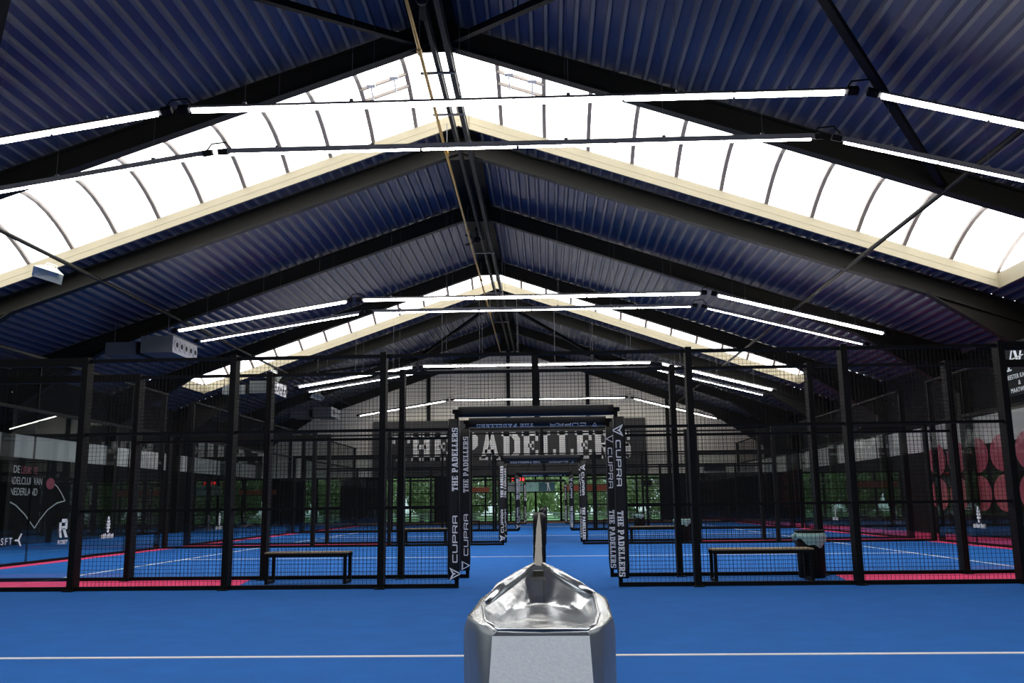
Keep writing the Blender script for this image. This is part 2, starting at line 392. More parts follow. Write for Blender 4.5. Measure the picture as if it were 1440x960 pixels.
for y in (8.9, 14.3, 18.9, 24.6, 30.4, 36): 
    x = -1.86 - .30 * (y - 6) / 41; mb = MB(); mb.tube([(x, y - .09, 8.6), (x, y + .09, 8.6)], .047); mb.build('pipe_coupling', Mt['gold'], pp)
    MB().box(x - .008, y - .01, 8.62, x + .008, y + .01, 9.3).build('pipe_hanger', Mt['wire'], pp)

# ---------------------------------------------------------------- skylights
def skylight(y0, y1, label, vents):
    t = thing('barrel_skylight', label, 'skylight', (XR, y0, zroof(XR)), 'barrel vault skylights')
    H, RISE, NP = .30, .62, 12; Wd = y1 - y0; pw = SKH / NP
    base = lambda q: -SL * q + H              # z relative to the thing
    for s in (-1, 1):
        for yy, nm in ((0, 'near_curb'), (Wd, 'far_curb')):
            mb = MB(); d = .06 if yy == 0 else -.06
            pol = [(0, -.02), (s * SKH, -SL * SKH - .02), (s * SKH, base(SKH)), (0, base(0))]
            mb.prism(pol[::-1] if s > 0 else pol, (0, yy + (.0 if d > 0 else d), 0), (1, 0, 0), (0, 0, 1), -.06 if s > 0 else -.06)
            # lip
            mb.bar((0, yy + d * .9, .13), (s * SKH, yy + d * .9, .13 - SL * SKH), .02, .012, upv=(s * SL, 0, 1))
            mb.build(nm, Mt['cream'], t)
        mb = MB(); mb.box(s * SKH - .03, 0, -SL * SKH - .02, s * SKH + .03, Wd, base(SKH)); mb.build('end_curb', Mt['cream'], t)
        NS = 10
        arc = lambda u: (u * Wd, RISE * math.sin(math.pi * u) ** .9)
        for i in range(NP):
            qa, qb = i * pw, (i + 1) * pw; vs = []; fs = []
            for dz in (0, .02):
                for q in (qa + .02, qb - .02):
                    for j in range(NS + 1):
                        yy, zz_ = arc(j / NS); vs.append((s * q, yy, base(q) + zz_ + .03 + dz))
            n = NS + 1
            for j in range(NS):
                fs += [(j, j + 1, n + j + 1, n + j), (2 * n + j, 3 * n + j, 3 * n + j + 1, 2 * n + j + 1)]
            MB().add(vs, fs).build('glazing_pane', Mt['pane'], t)
        for i in range(0 if s > 0 else 1, NP + 1):
            q = i * pw; mb = MB()
            for j in range(NS):
                a, b = arc(j / NS), arc((j + 1) / NS)
                mb.bar((s * q, a[0], base(q) + a[1] + .01), (s * q, b[0], base(q) + b[1] + .01), .085, .06)
            mb.build('glazing_bar', Mt['bar'], t)
        # end tympanum
        q = SKH; vs = [(s * q, arc(j / NS)[0], base(q) + arc(j / NS)[1] + .03) for j in range(NS + 1)]
        MB().add(vs, [tuple(range(NS + 1))]).build('end_pane', Mt['pane'], t)
        if vents:
            for u in (.60, .70):
                a = arc(u); mb = MB(); mb.bar((s * pw, a[0], base(pw) + a[1] - .03), (s * 2 * pw, a[0], base(2 * pw) + a[1] - .03), .05, .06)
                mb.build('vent_rail', Mt['bar'], t)
            for q in (1.25 * pw, 1.75 * pw):
                a = arc(.58); z = base(q) + a[1]; mb = MB()
                mb.box(s * q - .09, a[0] - .09, z - .10, s * q + .09, a[0] + .04, z - .03)
                mb.bar((s * q, a[0], z - .08), (s * q, a[0] + .3, z - .28), .03, .03)
                mb.tube([(s * q, a[0] + .28, z - .28), (s * q + .04, a[0] + .3, z - .38), (s * q, a[0] + .32, z - .45), (s * q - .05, a[0] + .3, z - .38)], .008, 5)
                mb.build('vent_opener', Mt['nozz'], t)
    return t
skylight(*SKYL[0], 'daylit barrel skylight above the silver wrapped net post', False)
skylight(*SKYL[1], 'large near barrel skylight with roof vents, cream curb and grey bars', True)
skylight(*SKYL[2], 'far barrel skylight with cream curb, closer to the end wall sign', True)

# ---------------------------------------------------------------- linear lamps
ORD = ['first', 'second', 'third', 'fourth', 'fifth', 'sixth', 'seventh']
def lamp_seg(a, b, tilt, n, label):
    a, b = Vector(a), Vector(b); t = thing('linear_lamp', label, 'lamp', tuple((a + b) / 2), 'suspended linear lamps'); c = (a + b) / 2
    upv = Vector((0, math.sin(tilt), math.cos(tilt)))
    d = (b - a).normalized(); u = (upv - d * upv.dot(d)).normalized(); L = (b - a).length
    mb = MB(); mb.bar(a - c - d * .1, b - c + d * .1, .075, .05, upv=u)
    mb.bar(a - c - d * .1 + u * .035, b - c + d * .1 + u * .035, .04, .03, upv=u); mb.build('housing', Mt['house'], t)
    for i in range(n):
        p, q = a - c + d * (L * i / n + .02), a - c + d * (L * (i + 1) / n - .02)
        mb = MB(); mb.bar(p - u * .041, q - u * .041, .062, .032, upv=u); mb.build('diffuser', Mt['lamp'], t)
        for r in (.5,):
            k = p.lerp(q, r); w = k + c; mb = MB(); mb.tube([k + u * .04, (k.x, k.y, zroof(w.x) - c.z)], .003, 4); mb.build('hanger_wire', Mt['wire'], t)
            mb = MB(); mb.box(k.x - .025, k.y - .02, k.z + .03, k.x + .025, k.y + .02, k.z + .075); mb.build('hanger_clip', Mt['house'], t)
    for e in (a - d * .1, b + d * .1):
        mb = MB(); mb.bar(e - c - d * .07, e - c + d * .07, .085, .085, upv=u); mb.build('end_cap', Mt['steel'], t)
    return t
for k, y in enumerate(FY):
    z0 = 6.24; tl = (0 if k == 6 else .55 if k % 2 == 0 else -.35)
    where = ORD[k] + ' row from the silver post, '
    lamp_seg((-4.55, y, z0), (4.10, y, z0), tl, 6, 'long level lamp run, ' + where + 'middle')
    l = lamp_seg((-4.98, y, z0 - .03), (-9.35, y, 5.53), tl, 3, 'sloping lamp run, ' + where + 'air heater side')
    r = lamp_seg((4.55, y, z0 - .06), (8.62, y, 5.12), tl, 3, 'sloping lamp run, ' + where + 'banner side')
    for par, x0, x1 in ((l, -4.78, -4.62), (r, 4.24, 4.42)):
        c = par.location; mb = MB()
        mb.tube([(x0 - .12 - c.x, 0, z0 + .02 - c.z), (x0 - .05 - c.x, 0, z0 + .13 - c.z), (x1 - c.x, 0, z0 + .15 - c.z), (x1 + .1 - c.x, 0, z0 + .03 - c.z)], .012, 6)
        mb.build('power_cable', Mt['steel'], par)

# ---------------------------------------------------------------- court fences
MESH = {}
def wire_panel(w, h, step=.05, r=.0033):
    key = (round(w, 3), round(h, 3), step)
    if key not in MESH:
        mb = MB(); n = max(1, round(w / step)); m = max(1, round(h / step))
        for i in range(1, n): x = w * i / n; mb.bar((x, 0, 0), (x, 0, h), r, r, ends=False)
        for j in range(1, m): z = h * j / m; mb.bar((0, r, z), (w, r, z), r, r, ends=False)
        MESH[key] = mb.mesh('wire_mesh', Mt['mesh'])
    return MESH[key]
def shared(key, fn, mats, smooth=False):
    if key not in MESH: MESH[key] = fn().mesh(key if isinstance(key, str) else key[0], mats, smooth)
    return MESH[key]
def boxm(name, w, d, h, m):      # box mesh with its origin at centre bottom
    return shared((name, round(w, 3), round(d, 3), round(h, 3)), lambda: MB().box(-w / 2, -d / 2, 0, w / 2, d / 2, h), m)
def pad_mesh(h, w=.15, n=12):    # soft sleeve with rounded corners and slight bulges
    mb = MB(); rings = 14; r = .035; sec = []
    for cx, cy, a0 in ((1, 1, 0), (-1, 1, 90), (-1, -1, 180), (1, -1, 270)):
        for a in (0, 45, 90):
            q = math.radians(a0 + a); sec.append((cx * (w / 2 - r) + r * math.cos(q), cy * (w / 2 - r) + r * math.sin(q)))
    vs = []; fs = []; k = len(sec)
    for i in range(rings + 1):
        g = 1 + .03 * math.sin(i * 2.3) + (.0 if 0 < i < rings else -.12)
        for p in sec: vs.append((p[0] * g, p[1] * (1 + (g - 1) * .2), h * i / rings))
    for i in range(rings):
        for j in range(k): fs.append((i * k + j, i * k + (j + 1) % k, (i + 1) * k + (j + 1) % k, (i + 1) * k + j))
    fs += [tuple(range(k))[::-1], tuple(range(rings * k, (rings + 1) * k))]
    return mb.add(vs, fs)
PW = .145; PZ0, PH = .10, 1.93
def pad_letters(side, what):
    mb = MB(); y = -PW / 2 - .002; h = .072
    if side < 0: ex, ey, x0 = (0, 0, 1), (-1, 0, 0), h / 2 + .02      # reads upward
    else: ex, ey, x0 = (0, 0, -1), (1, 0, 0), -h / 2 - .02           # reads downward
    if what in ('name', 'article'): put_text(mb, 'THE PADELLERS', SLAB, (x0, y, 1.15 if side < 0 else .89), ex, ey, .77, h, -.003, only=(4, 20) if what == 'name' else (0, 3))
    elif what == 'maker': put_text(mb, 'CUPRA', TECH, (x0 + .005 * side, y, .30 if side < 0 else 1.74), ex, ey, .555, h * .85, -.003, .22)
    else: put_logo(mb, LOGO_STAR if what == 'star' else LOGO_TRI, (x0 + side * h / 2, y, .17 if side < 0 else 1.86), (0, 0, side), (-side, 0, 0), .12, -.003)
    return mb
def lintel_letters(what):
    mb = MB(); q = math.sqrt(.5); ey = Vector((0, q, -q)); h = .055; o = Vector((0, -.052, -.052)) - ey * h / 2
    if what in ('name', 'article'): put_text(mb, 'THE PADELLERS', SLAB, o + Vector((-.05, 0, 0)), (-1, 0, 0), ey, .80, h, .003, only=(4, 20) if what == 'name' else (0, 3))
    elif what == 'maker': put_text(mb, 'CUPRA', TECH, o + Vector((.68, 0, 0)), (-1, 0, 0), ey, .5, h * .9, .003, .22)
    else: put_logo(mb, LOGO_TRI, o + ey * h / 2 + Vector((.80, 0, 0)), (1, 0, 0), -ey, .07, .003)
    return mb
WHERE = ['in front of the first two benches', 'directly behind the first two benches', 'third row from the silver net post',
         'fourth row from the silver net post', 'fifth row from the silver net post', 'sixth row from the silver net post', 'last row before the end wall']
def fence(k, Y):
    t = thing('court_fence', 'black mesh court fence with padded doorway, ' + WHERE[k], 'fence', (0, Y, 0), 'side fences of the courts')
    P = lambda name, me, loc: obj(name, me, t, loc)
    st = Mt['steel']
    for s in (-1, 1):
        for i in (1, 2, 3):
            P('post', boxm('post', .075, .17, HF + .03, st), (s * SP * i, 0, 0))
            P('base_plate', boxm('base_plate', .12, .28, .015, st), (s * SP * i, 0, 0))
        P('post', boxm('post', .075, .17, HF + .03, st), (s * (XE - .04), 0, 0))
        P('door_jamb', boxm('door_jamb', .045, .06, 2.12, st), (s * JX, 0, 0))
        Lr = SP * 3 - JX; cx = s * (SP * 3 + JX) / 2
        for z, h in ((0, .05), (.94, .03), (1.89, .035)):
            P('rail', boxm('rail', Lr, .045, h, st), (cx, 0, z))
        P('glass_foot_rail', boxm('glass_foot_rail', XE - SP * 3, .06, .05, st), (s * (XE + SP * 3) / 2, 0, 0))
        P('glass_head_rail', boxm('glass_head_rail', XE - SP * 3, .09, .10, st), (s * (XE + SP * 3) / 2, 0, HF - .07))
        gx = [SP * 3 + .04, (SP * 3 + XE) / 2, XE - .04]
        for a, b in ((gx[0], gx[1]), (gx[1], gx[2])):
            P('glass_panel', boxm('glass_panel', b - a - .012, .012, HF - .14, Mt['glass']), (s * (a + b) / 2, .02, .06))
        for a, b in ((JX, SP), (SP, SP * 2), (SP * 2, SP * 3)):
            for z0, z1 in ((.05, .94), (.97, 1.89), (1.925, HF - .03)):
                o = P('wire_mesh', wire_panel(b - a - .06, z1 - z0), (min(s * a, s * b) + .03, 0, z0)); o['kind'] = 'stuff'
        o = P('wire_mesh', wire_panel(JX - .04, HF - 2.20), (-JX if s < 0 else .04, 0, 2.16)); o['kind'] = 'stuff'
    P('top_rail', boxm('top_rail', SP * 6, .06, .04, st), (0, 0, HF - .03))
    P('door_lintel', boxm('door_lintel', JX * 2 + .1, .06, .05, st), (0, 0, 2.10))
    P('short_post', boxm('short_post', .085, .06, HF - 2.12, st), (0, 0, 2.12))
    lg = 'star' if k % 2 == 0 else 'tri'
    for s in (-1, 1):
        p = P('post_pad', shared('post_pad', lambda: pad_mesh(PH, PW), Mt['pad'], True), (s * (JX + .035), 0, PZ0))
        for nm, what in (('lettering', 'name'), ('lettering', 'article'), ('lettering', 'maker'), ('emblem', lg)):
            obj(nm, shared((nm, s, what), lambda: pad_letters(s, what), Mt['white']), p, (0, 0, -PZ0))
    lp = MESH.get('lintel_pad')
    if lp is None:
        mb = pad_mesh(JX * 2 - .05, .13)
        mb.v = [(p[2] - (JX * 2 - .05) / 2, p[0], p[1]) for p in mb.v]; MESH['lintel_pad'] = lp = mb.mesh('lintel_pad', Mt['pad'], True)
    p = P('lintel_pad', lp, (0, 0, 2.12))
    for nm, what in (('lettering', 'name'), ('lettering', 'article'), ('lettering', 'maker'), ('emblem', 'tri')) if k % 2 else ():
        obj(nm, shared((nm, 'lintel', what), lambda: lintel_letters(what), Mt['white']), p)
for k, Y in enumerate(FY): fence(k, Y)

CN = ['first court', 'second court', 'third court', 'last court']
def end_wall(side, k, y0, y1):
    t = thing('court_end_wall', 'glass back wall of the %s from the silver net post, %s' % (CN[k], 'on the air heater side' if side < 0 else 'on the pink oval side'), 'glass wall', (side * XE, y0, 0), 'glass back walls')
    n = 5; w = (y1 - y0) / n
    for i in range(n + 1):
        ww = .075 if i in (0, n) else .025
        obj('post', boxm('end_post', .12 if i in (0, n) else .03, ww, 3.85, Mt['steel']), t, (side * (.09 if i in (0, n) else .03), i * w + (.05 if i == 0 else -.05 if i == n else 0), 0))
    for i in range(n):
        obj('glass_panel', boxm('end_glass', .012, w - .012, 2.72, Mt['glass']), t, (0, (i + .5) * w, .06))
        o = obj('wire_mesh', wire_panel(w - .05, .95), t, (side * .05, i * w + .025, 2.86)); o.rotation_euler[2] = math.pi / 2; o['kind'] = 'stuff'
    L = y1 - y0 - .1
    for z, h, nm in ((0, .05, 'foot_rail'), (2.79, .06, 'middle_rail'), (3.80, .05, 'top_rail')):
        obj(nm, boxm(nm, .05, L, h, Mt['steel']), t, (side * .02, (y1 - y0) / 2, z))
    return t
for k, (a, b) in enumerate(COURTS):
    for s in (-1, 1): end_wall(s, k, a + .12, b - .12)

# ---------------------------------------------------------------- nets
def net(k, y0, y1, first):
    t = thing('padel_net', 'black padel net edge-on, of the %s from the silver wrap' % CN[k], 'net', (.0, y0, 0), 'padel nets')
    xa, xb = (.12, .02) if first else (.0, .0)
    L = y1 - y0; n = 16; mb = MB()
    zt = lambda u: .905 - .03 * u - .006 * math.sin(math.pi * u)
    pts = [(xa + (xb - xa) * i / n, L * i / n, zt(i / n)) for i in range(n + 1)]
    for i in range(n):
        w = .011 + .006 * min(1, i / 3)
        mb.bar(pts[i], pts[i + 1], w, .008)
    mb.build('net_tape', Mt['tape'], t)
    nb = MB()
    for i in range(0, 220):
        u = i / 219; x = xa + (xb - xa) * u; nb.bar((x, L * u, .02), (x, L * u, zt(u) - .02), .003, .003, ends=False)
    for j in range(1, 19):
        for i in range(n): nb.bar((pts[i][0], pts[i][1], .02 + (pts[i][2] - .03) * j / 19), (pts[i + 1][0], pts[i + 1][1], .02 + (pts[i + 1][2] - .03) * j / 19), .003, .003, ends=False)
    o = nb.build('net_mesh', Mt['mesh'], t); o['kind'] = 'stuff'
    for yy, x in ((L, .02),) if first else ((0, .0), (L, .0)):
        p = pad_mesh(.85, .15); p.v = [(q[0] + x, q[1] + yy - (0 if yy else 0), q[2]) for q in p.v]
        p.lathe([(.085, .82), (.082, .845), (.05, .868), (.0, .872)], (x, yy, 0), 14)
        pp_ = p.build('net_post', Mt['pad'], t, True)
        MB().box(x - .012, yy - .09, .05, x + .012, yy - .075, .86).build('post_strap', Mt['tape'], pp_)
        lm = MB(); put_text(lm, 'CUPRA', TECH, (x - .078, yy - .02, .3), (0, 0, 1), (0, 1, 0), .4, .05, -.003, .22); lm.build('lettering', Mt['white'], pp_)
net(0, 1.06, 11.17, True)
for k in (1, 2, 3): net(k, COURTS[k][0] + .1, COURTS[k][1] - .1, False)

# silver wrapped net post end
def silver_post():
    t = thing('silver_net_post', 'near net post end wrapped in crumpled shiny silver foil', 'net post', (.122, .93, 0))
    off = Vector((.122, .93, 0)); V3 = lambda p: Vector(p) - off
    ring = [(.084, .7875), (.165, .7875), (.178, .815), (.194, .90), (.195, .97), (.172, 1.06), (.072, 1.06), (.052, .97), (.050, .90), (.069, .815)]
    shz = [.8757, .8755, .8745, .8690, .874, .888, .888, .872, .866, .8755]
    rim = [(.089, .797, .8795), (.163, .797, .879), (.172, .83, .879), (.178, .885, .882), (.176, .955, .8965), (.128, 1.085, .9135), (.112, 1.085, .9135), (.079, .965, .8965), (.069, .895, .888), (.075, .835, .8825)]
    inn = [(.096, .815, .8770), (.156, .815, .8770), (.164, .845, .8765), (.168, .890, .8765), (.164, .950, .8790), (.128, 1.062, .9040), (.112, 1.062, .9040), (.090, .960, .8800), (.082, .898, .8775), (.085, .850, .8775)]
    flatr = [(.104, .840, .8768), (.148, .838, .8766), (.154, .865, .8764), (.154, .905, .8764), (.150, .960, .8772), (.128, 1.008, .8795), (.112, 1.008, .8797), (.100, .955, .8775), (.097, .905, .8770), (.097, .868, .8768)]
    N = 10; bm = bmesh.new(); mk = lambda p: bm.verts.new(V3(p))
    low = [(.079, .738), (.169, .738)] + ring[2:]
    mid = []
    for i in range(N):
        a_, b_ = Vector((*ring[i], shz[i])), Vector(rim[i]); m_ = (a_ + b_) / 2; d_ = Vector((m_.x - .122, m_.y - .93, 0))
        k_ = 0 if i < 2 else .0055
        mid.append(tuple(m_ + d_.normalized() * k_ + Vector((0, 0, k_ * .6))))
    R = [[mk((*p, 0)) for p in low], [mk((*p, .78)) for p in low], [mk((*p, z)) for p, z in zip(ring, shz)], [mk(p) for p in mid], [mk(p) for p in rim], [mk(p) for p in inn], [mk(p) for p in flatr]]
    for k in range(6):
        for i in range(N):
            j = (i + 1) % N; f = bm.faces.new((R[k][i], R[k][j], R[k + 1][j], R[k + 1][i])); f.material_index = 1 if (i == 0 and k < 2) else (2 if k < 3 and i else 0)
    q = R[6]; c = mk((.126, .885, .8766)); c2 = mk((.121, .945, .8770))
    for a_, b_ in ((0, 1), (1, 2), (2, 3), (8, 9), (9, 0)): bm.faces.new((q[a_], q[b_], c))
    bm.faces.new((q[3], c2, c)); bm.faces.new((q[3], q[4], c2)); bm.faces.new((q[4], q[5], c2)); bm.faces.new((q[5], q[6], c2)); bm.faces.new((q[6], q[7], c2)); bm.faces.new((q[7], q[8], c2)); bm.faces.new((q[8], c, c2))
    for f in bm.faces: f.smooth = True
    for k, ii in ((1, (0,)), (2, (0,)), (3, (0,)), (4, range(N))):
        for i in ii:
            e = bm.edges.get((R[k][i], R[k][(i + 1) % N]))
            if e: e.smooth = False
    for k in range(4):
        for i in (0, 1):
            e = bm.edges.get((R[k][i], R[k + 1][i]))
            if e: e.smooth = False
    top = [e for e in bm.edges if min(v.co.z for v in e.verts) > .86 and max(v.co.y for v in e.verts) > -.125]
    bmesh.ops.subdivide_edges(bm, edges=top, cuts=2, use_grid_fill=True, smooth=.15)
    rr = random.Random(11)
    for v in bm.verts:
        if v.co.z > .874 and v.co.y > -.11: v.co += Vector((rr.uniform(-1, 1) * .0008, rr.uniform(-1, 1) * .0008, rr.uniform(-1, 1) * .0005))
    bmesh.ops.recalc_face_normals(bm, faces=bm.faces[:])
    me = bpy.data.meshes.new('foil_wrap'); bm.to_mesh(me); bm.free()
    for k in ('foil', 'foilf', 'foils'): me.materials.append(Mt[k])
    o = obj('foil_wrap', me, t)
    mb = MB(); S = lambda pts, r: mb.tube([V3(p) for p in pts], r, 8)
    S([(.114, 1.088, .9135), (.100, 1.03, .907), (.082, .975, .898), (.072, .915, .890)], [.003, .0055, .0065, .003])
    S([(.126, 1.088, .9135), (.142, 1.03, .908), (.163, .975, .899), (.176, .945, .8945)], [.003, .005, .0055, .0025])
    mb.build('foil_seam', Mt['foil'], t, True)
    mb = MB(); S([rim[4], rim[3], rim[2], rim[1], (.126, .7960, .8790), rim[0], rim[9], rim[8]], .0018); mb.build('foil_rim', Mt['foil'], t, True)
silver_post()

# ---------------------------------------------------------------- benches and bins
def bench(x0, x1, y, label):
    t = thing('bench', label, 'bench', ((x0 + x1) / 2, y, 0), 'benches between the courts'); w = (x1 - x0) / 2; st = Mt['steel']
    for sx in (-1, 1):
        for sy in (-1, 1): obj('leg', boxm('bench_leg', .04, .04, .37, st), t, (sx * (w - .03), sy * .15, 0))
        obj('foot_bar', boxm('foot_bar', .04, .26, .04, st), t, (sx * (w - .03), 0, .0))
    for sy in (-1, 1): obj('seat_rail', boxm('seat_rail', w * 2, .04, .045, st), t, (0, sy * .15, .34))
    for i in range(4): obj('seat_slat', boxm('seat_slat', w * 2, .075, .018, Mt['wood']), t, (0, -.135 + .09 * i, .385))
def bin_(x, y, label):
    t = thing('litter_bin', label, 'bin', (x, y, 0), 'bins between the courts')
    mb = MB(); mb.lathe([(0, 0), (.165, 0), (.17, .02), (.182, .56), (.17, .58), (.165, .56), (.15, .05), (0, .05)], n=24); mb.build('bin_body', Mt['steel'], t, True)
    mb = MB(); mb.lathe([(.186, .54), (.192, .555), (.19, .60), (.178, .61), (.165, .60), (.165, .55)], n=24); mb.build('bin_rim', Mt['steel'], t, True)
    mb = MB(); n = 36; prof = []
    rr = random.Random(int(y * 10)); vs = []; fs = []
    for i in range(4):
        for k in range(n):
            a = 2 * math.pi * k / n; dr = (.17, .192, .203, .196)[i] + (.006 * math.sin(5 * a + i) if i > 1 else 0)
            z = (.565, .57, .52, .445 + .05 * math.sin(2 * a + 1) + .02 * math.sin(7 * a))[i]
            vs.append((dr * math.cos(a), dr * math.sin(a), z))
    for i in range(3):
        for k in range(n): fs.append((i * n + k, i * n + (k + 1) % n, (i + 1) * n + (k + 1) % n, (i + 1) * n + k))
    mb.add(vs, fs); mb.tube([(-.19, -.04, .56), (-.23, -.06, .53), (-.235, -.07, .46)], [.02, .03, .012], 7); mb.build('bin_bag', Mt['bag'], t, True)
AIS = ['first aisle behind the nearest fence', 'second aisle from the silver net post', 'third aisle from the silver net post']
for i, y in enumerate((12.0, 23.5, 35.0)):
    bench(-3.55, -2.47, y + .1, 'slatted bench on black steel legs standing alone, ' + AIS[i])
    bench(2.18, 3.43, y - .1, 'slatted bench on black steel legs beside the bin, ' + AIS[i])
    bin_(3.56, y + .35, 'round black bin with pale plastic bag, ' + AIS[i])

# ---------------------------------------------------------------- air heaters, floodlights, fans
for y, nm in ((24.0, 'nearest the large skylight'), (33.2, 'below the far skylight'), (42.4, 'nearest the end wall')):
    t = thing('air_heater', 'grey box air heater with round outlets hung from left roof slope, ' + nm, 'heater', (-11, y, 5.16), 'hanging air heaters')
    MB().box(-1.0, .25, 0, -.15, 1.45, .35).build('heater_body', Mt['grey'], t)
    MB().box(-.15, .32, .03, .1, 1.4, .36).build('fan_section', Mt['steel'], t)
    MB().box(.1, 0, 0, .98, 1.7, .46).build('outlet_box', Mt['grey'], t)
    MB().box(.98, 0, 0, 1.0, 1.7, .46).build('outlet_panel', Mt['nozz'], t)
    for i in range(5):
        yy = .2 + i * .325; mb = MB()
        mb.tube([(1.0, yy, .23), (1.03, yy, .23)], .145, 16); o = mb.build('outlet_nozzle', Mt['nozz'], t)
        mb = MB(); mb.tube([(1.03, yy, .23), (1.034, yy, .23)], .075, 12); mb.build('outlet_hole', Mt['dark'], o)
    MB().box(-1.06, .4, .05, -1.0, 1.3, .29).build('intake', Mt['nozz'], t)
    for x in (-.8, .7):
        for yy in (.35, 1.35): mb = MB(); mb.tube([(x, yy, .34 if x < 0 else .45), (x, yy, zroof(-11 + x) - 5.16)], .008, 5); mb.build('hanger_rod', Mt['wire'], t)
def flood(x, y, label, rot):
    z = zroof(x) - .40
    t = thing('floodlight', label, 'floodlight', (x, y, z), 'floodlights on the tie tube'); mb = MB()
    vs = []
    for sx, sy, zz_ in ((.30, .2, -.30), (.14, .1, -.14)):
        vs += [(-sx, -sy, zz_), (sx, -sy, zz_), (sx, sy, zz_), (-sx, sy, zz_)]
    mb.add(vs, [(0, 1, 5, 4), (1, 2, 6, 5), (2, 3, 7, 6), (3, 0, 4, 7), (4, 5, 6, 7)])
    mb.add([(v[0] * .96, v[1] * .96, v[2] - .004) for v in vs], [(4, 5, 1, 0), (5, 6, 2, 1), (6, 7, 3, 2), (7, 4, 0, 3), (7, 6, 5, 4)]); mb.build('reflector_shade', Mt['dish'], t)
    mb = MB(); mb.tube([(-.1, 0, -.2), (.1, 0, -.2)], .045, 10); mb.build('bulb', Mt['nozz'], t, True)
    mb = MB()
    for s in (-1, 1): mb.bar((s * .12, 0, -.14), (s * .1, 0, 0), .02, .02)
    mb.bar((-.1, 0, 0), (.1, 0, 0), .02, .02); mb.box(-.07, -.05, -.14, .07, .05, -.06); mb.build('bracket', Mt['dish'], t)
    t.rotation_euler = rot
flood(-10.35, 18.4, 'white dish floodlight on the tie tube under the large skylight', (-.35, .25, .5))
flood(-10.30, 34.2, 'white dish floodlight on the tie tube under the far skylight', (-.35, .25, .5))
flood(-10.30, 41.0, 'white dish floodlight on the tie tube close to the end wall', (-.35, .25, .5))
def fan(x, y, z, label, a0):
    t = thing('ceiling_fan', label, 'fan', (x, y, z), 'ceiling fans under the ridge')
    mb = MB(); mb.lathe([(0, -.10), (.07, -.09), (.10, -.03), (.10, .04), (.05, .08), (0, .08)], n=18); mb.build('motor', Mt['steel'], t, True)
    mb = MB(); mb.tube([(0, 0, .06), (0, 0, ZR - z - .3)], .016); mb.build('down_rod', Mt['steel'], t)
    mb = MB(); mb.lathe([(.0, .36), (.06, .36), (.05, .28), (.02, .26)], n=14); mb.build('canopy', Mt['steel'], t, True)
    for i in range(3):
        a = a0 + i * 2 * math.pi / 3; d = Vector((math.cos(a), math.sin(a), 0)); n = Vector((-d.y, d.x, 0)); mb = MB()
        mb.bar(d * .08, d * .18, .035, .012)
        mb.prism([(.16, -.05), (.62, -.075), (.65, 0), (.62, .06), (.16, .04)], (0, 0, -.01), d, (n + Vector((0, 0, .22))).normalized(), .008); mb.build('blade', Mt['steel'], t)
fan(-1.80, 25.55, 8.60, 'dark three-blade ceiling fan between the two skylights', .1)
fan(-1.66, 12.7, 8.62, 'dark three-blade ceiling fan in front of the near skylight', -.4)

# ---------------------------------------------------------------- big sign on the end wall
t = thing('wall_sign', 'dark wide wall sign with huge white slab letters on the end wall', 'sign', (-1.85, YE - .28, 2.47))
nb = 7; x0, x1 = -7.1, 7.1
for i in range(nb):
    w = (x1 - x0) / nb; MB().box(x0 + i * w + .01, 0, 0, x0 + (i + 1) * w - .01, .06, 2.85).build('sign_panel', Mt['board'], t)
WORD = 'THE PADELLERS'; gap = .055; tot = text_w(WORD, SLAB, gap); x = -6.05; sc = 12.35 / tot
for ch in WORD:
    if ch != ' ':
        mb = MB()
        for poly in SLAB[ch][1]: mb.prism([(p[0] * sc, p[1] * 1.42) for p in poly], (x, 0, .78), (1, 0, 0), (0, 0, 1), .05)
        mb.build('letter', Mt['signw'], t)
    x += (SLAB[ch][0] + gap) * sc
# things along the end glazing
def flat(name, x0, x1, z0, z1, m, label, cat, group, y=YE - .046):
    mb = MB(); mb.box(-(x1 - x0) / 2, -.015, 0, (x1 - x0) / 2, .015, z1 - z0)
    o = mb.build(name, m, None, loc=((x0 + x1) / 2, y, z0)); tag(o, label, cat, group); return o
flat('hanging_board', -1.95, -1.2, 1.62, 2.08, Mt['greyp'], 'grey board at the end glazing, next to the mint board', 'board', 'boards at the end glazing')
b1 = flat('hanging_board', -1.18, -.36, 1.62, 2.08, Mt['mint'], 'mint board at the end glazing, next to the golfer board', 'board', 'boards at the end glazing')
mb = MB(); mb.bar((-.02, -.02, .2), (.06, -.02, .3), .02, .006, upv=(0, 1, 0)); mb.build('dark_mark', Mt['dark'], b1)
b2 = flat('hanging_board', -.34, .5, 1.62, 2.08, Mt['teal'], 'dark teal board with white swinging figure at the end glazing', 'board', 'boards at the end glazing')
mb = MB()
for poly in ([(-.03, .26), (.05, .26), (.06, .42), (-.05, .40)], [(-.05, .02), (-.01, .02), (.03, .27), (-.02, .27)], [(.09, .02), (.13, .02), (.06, .27), (.01, .27)], [(-.14, .41), (-.04, .38), (-.03, .42), (-.13, .45)], [(-.02, .42), (.03, .42), (.03, .455), (-.02, .455)]):
    mb.prism(poly, (.06, -.016, 0), (1, 0, 0), (0, 0, 1), .004)
mb.build('figure_print', Mt['white'], b2)
flat('hanging_board', -2.45, -2.02, 1.95, 2.3, Mt['orange'], 'small orange board at the end glazing, next to the red display', 'board', 'boards at the end glazing')
flat('hanging_board', -4.9, -2.9, 1.62, 1.86, Mt['orange'], 'long orange board at the end glazing on the air heater side', 'board', 'boards at the end glazing')
flat('hanging_board', .95, 3.6, 1.62, 1.92, Mt['orange'], 'long orange board at the end glazing on the banner wall side', 'board', 'boards at the end glazing')
t = thing('led_display', 'black display with glowing red characters above the end glazing', 'display', (-1.4, YE - .2, 2.14))
MB().box(-.38, 0, 0, .38, .05, .2).build('display_case', Mt['dark'], t)
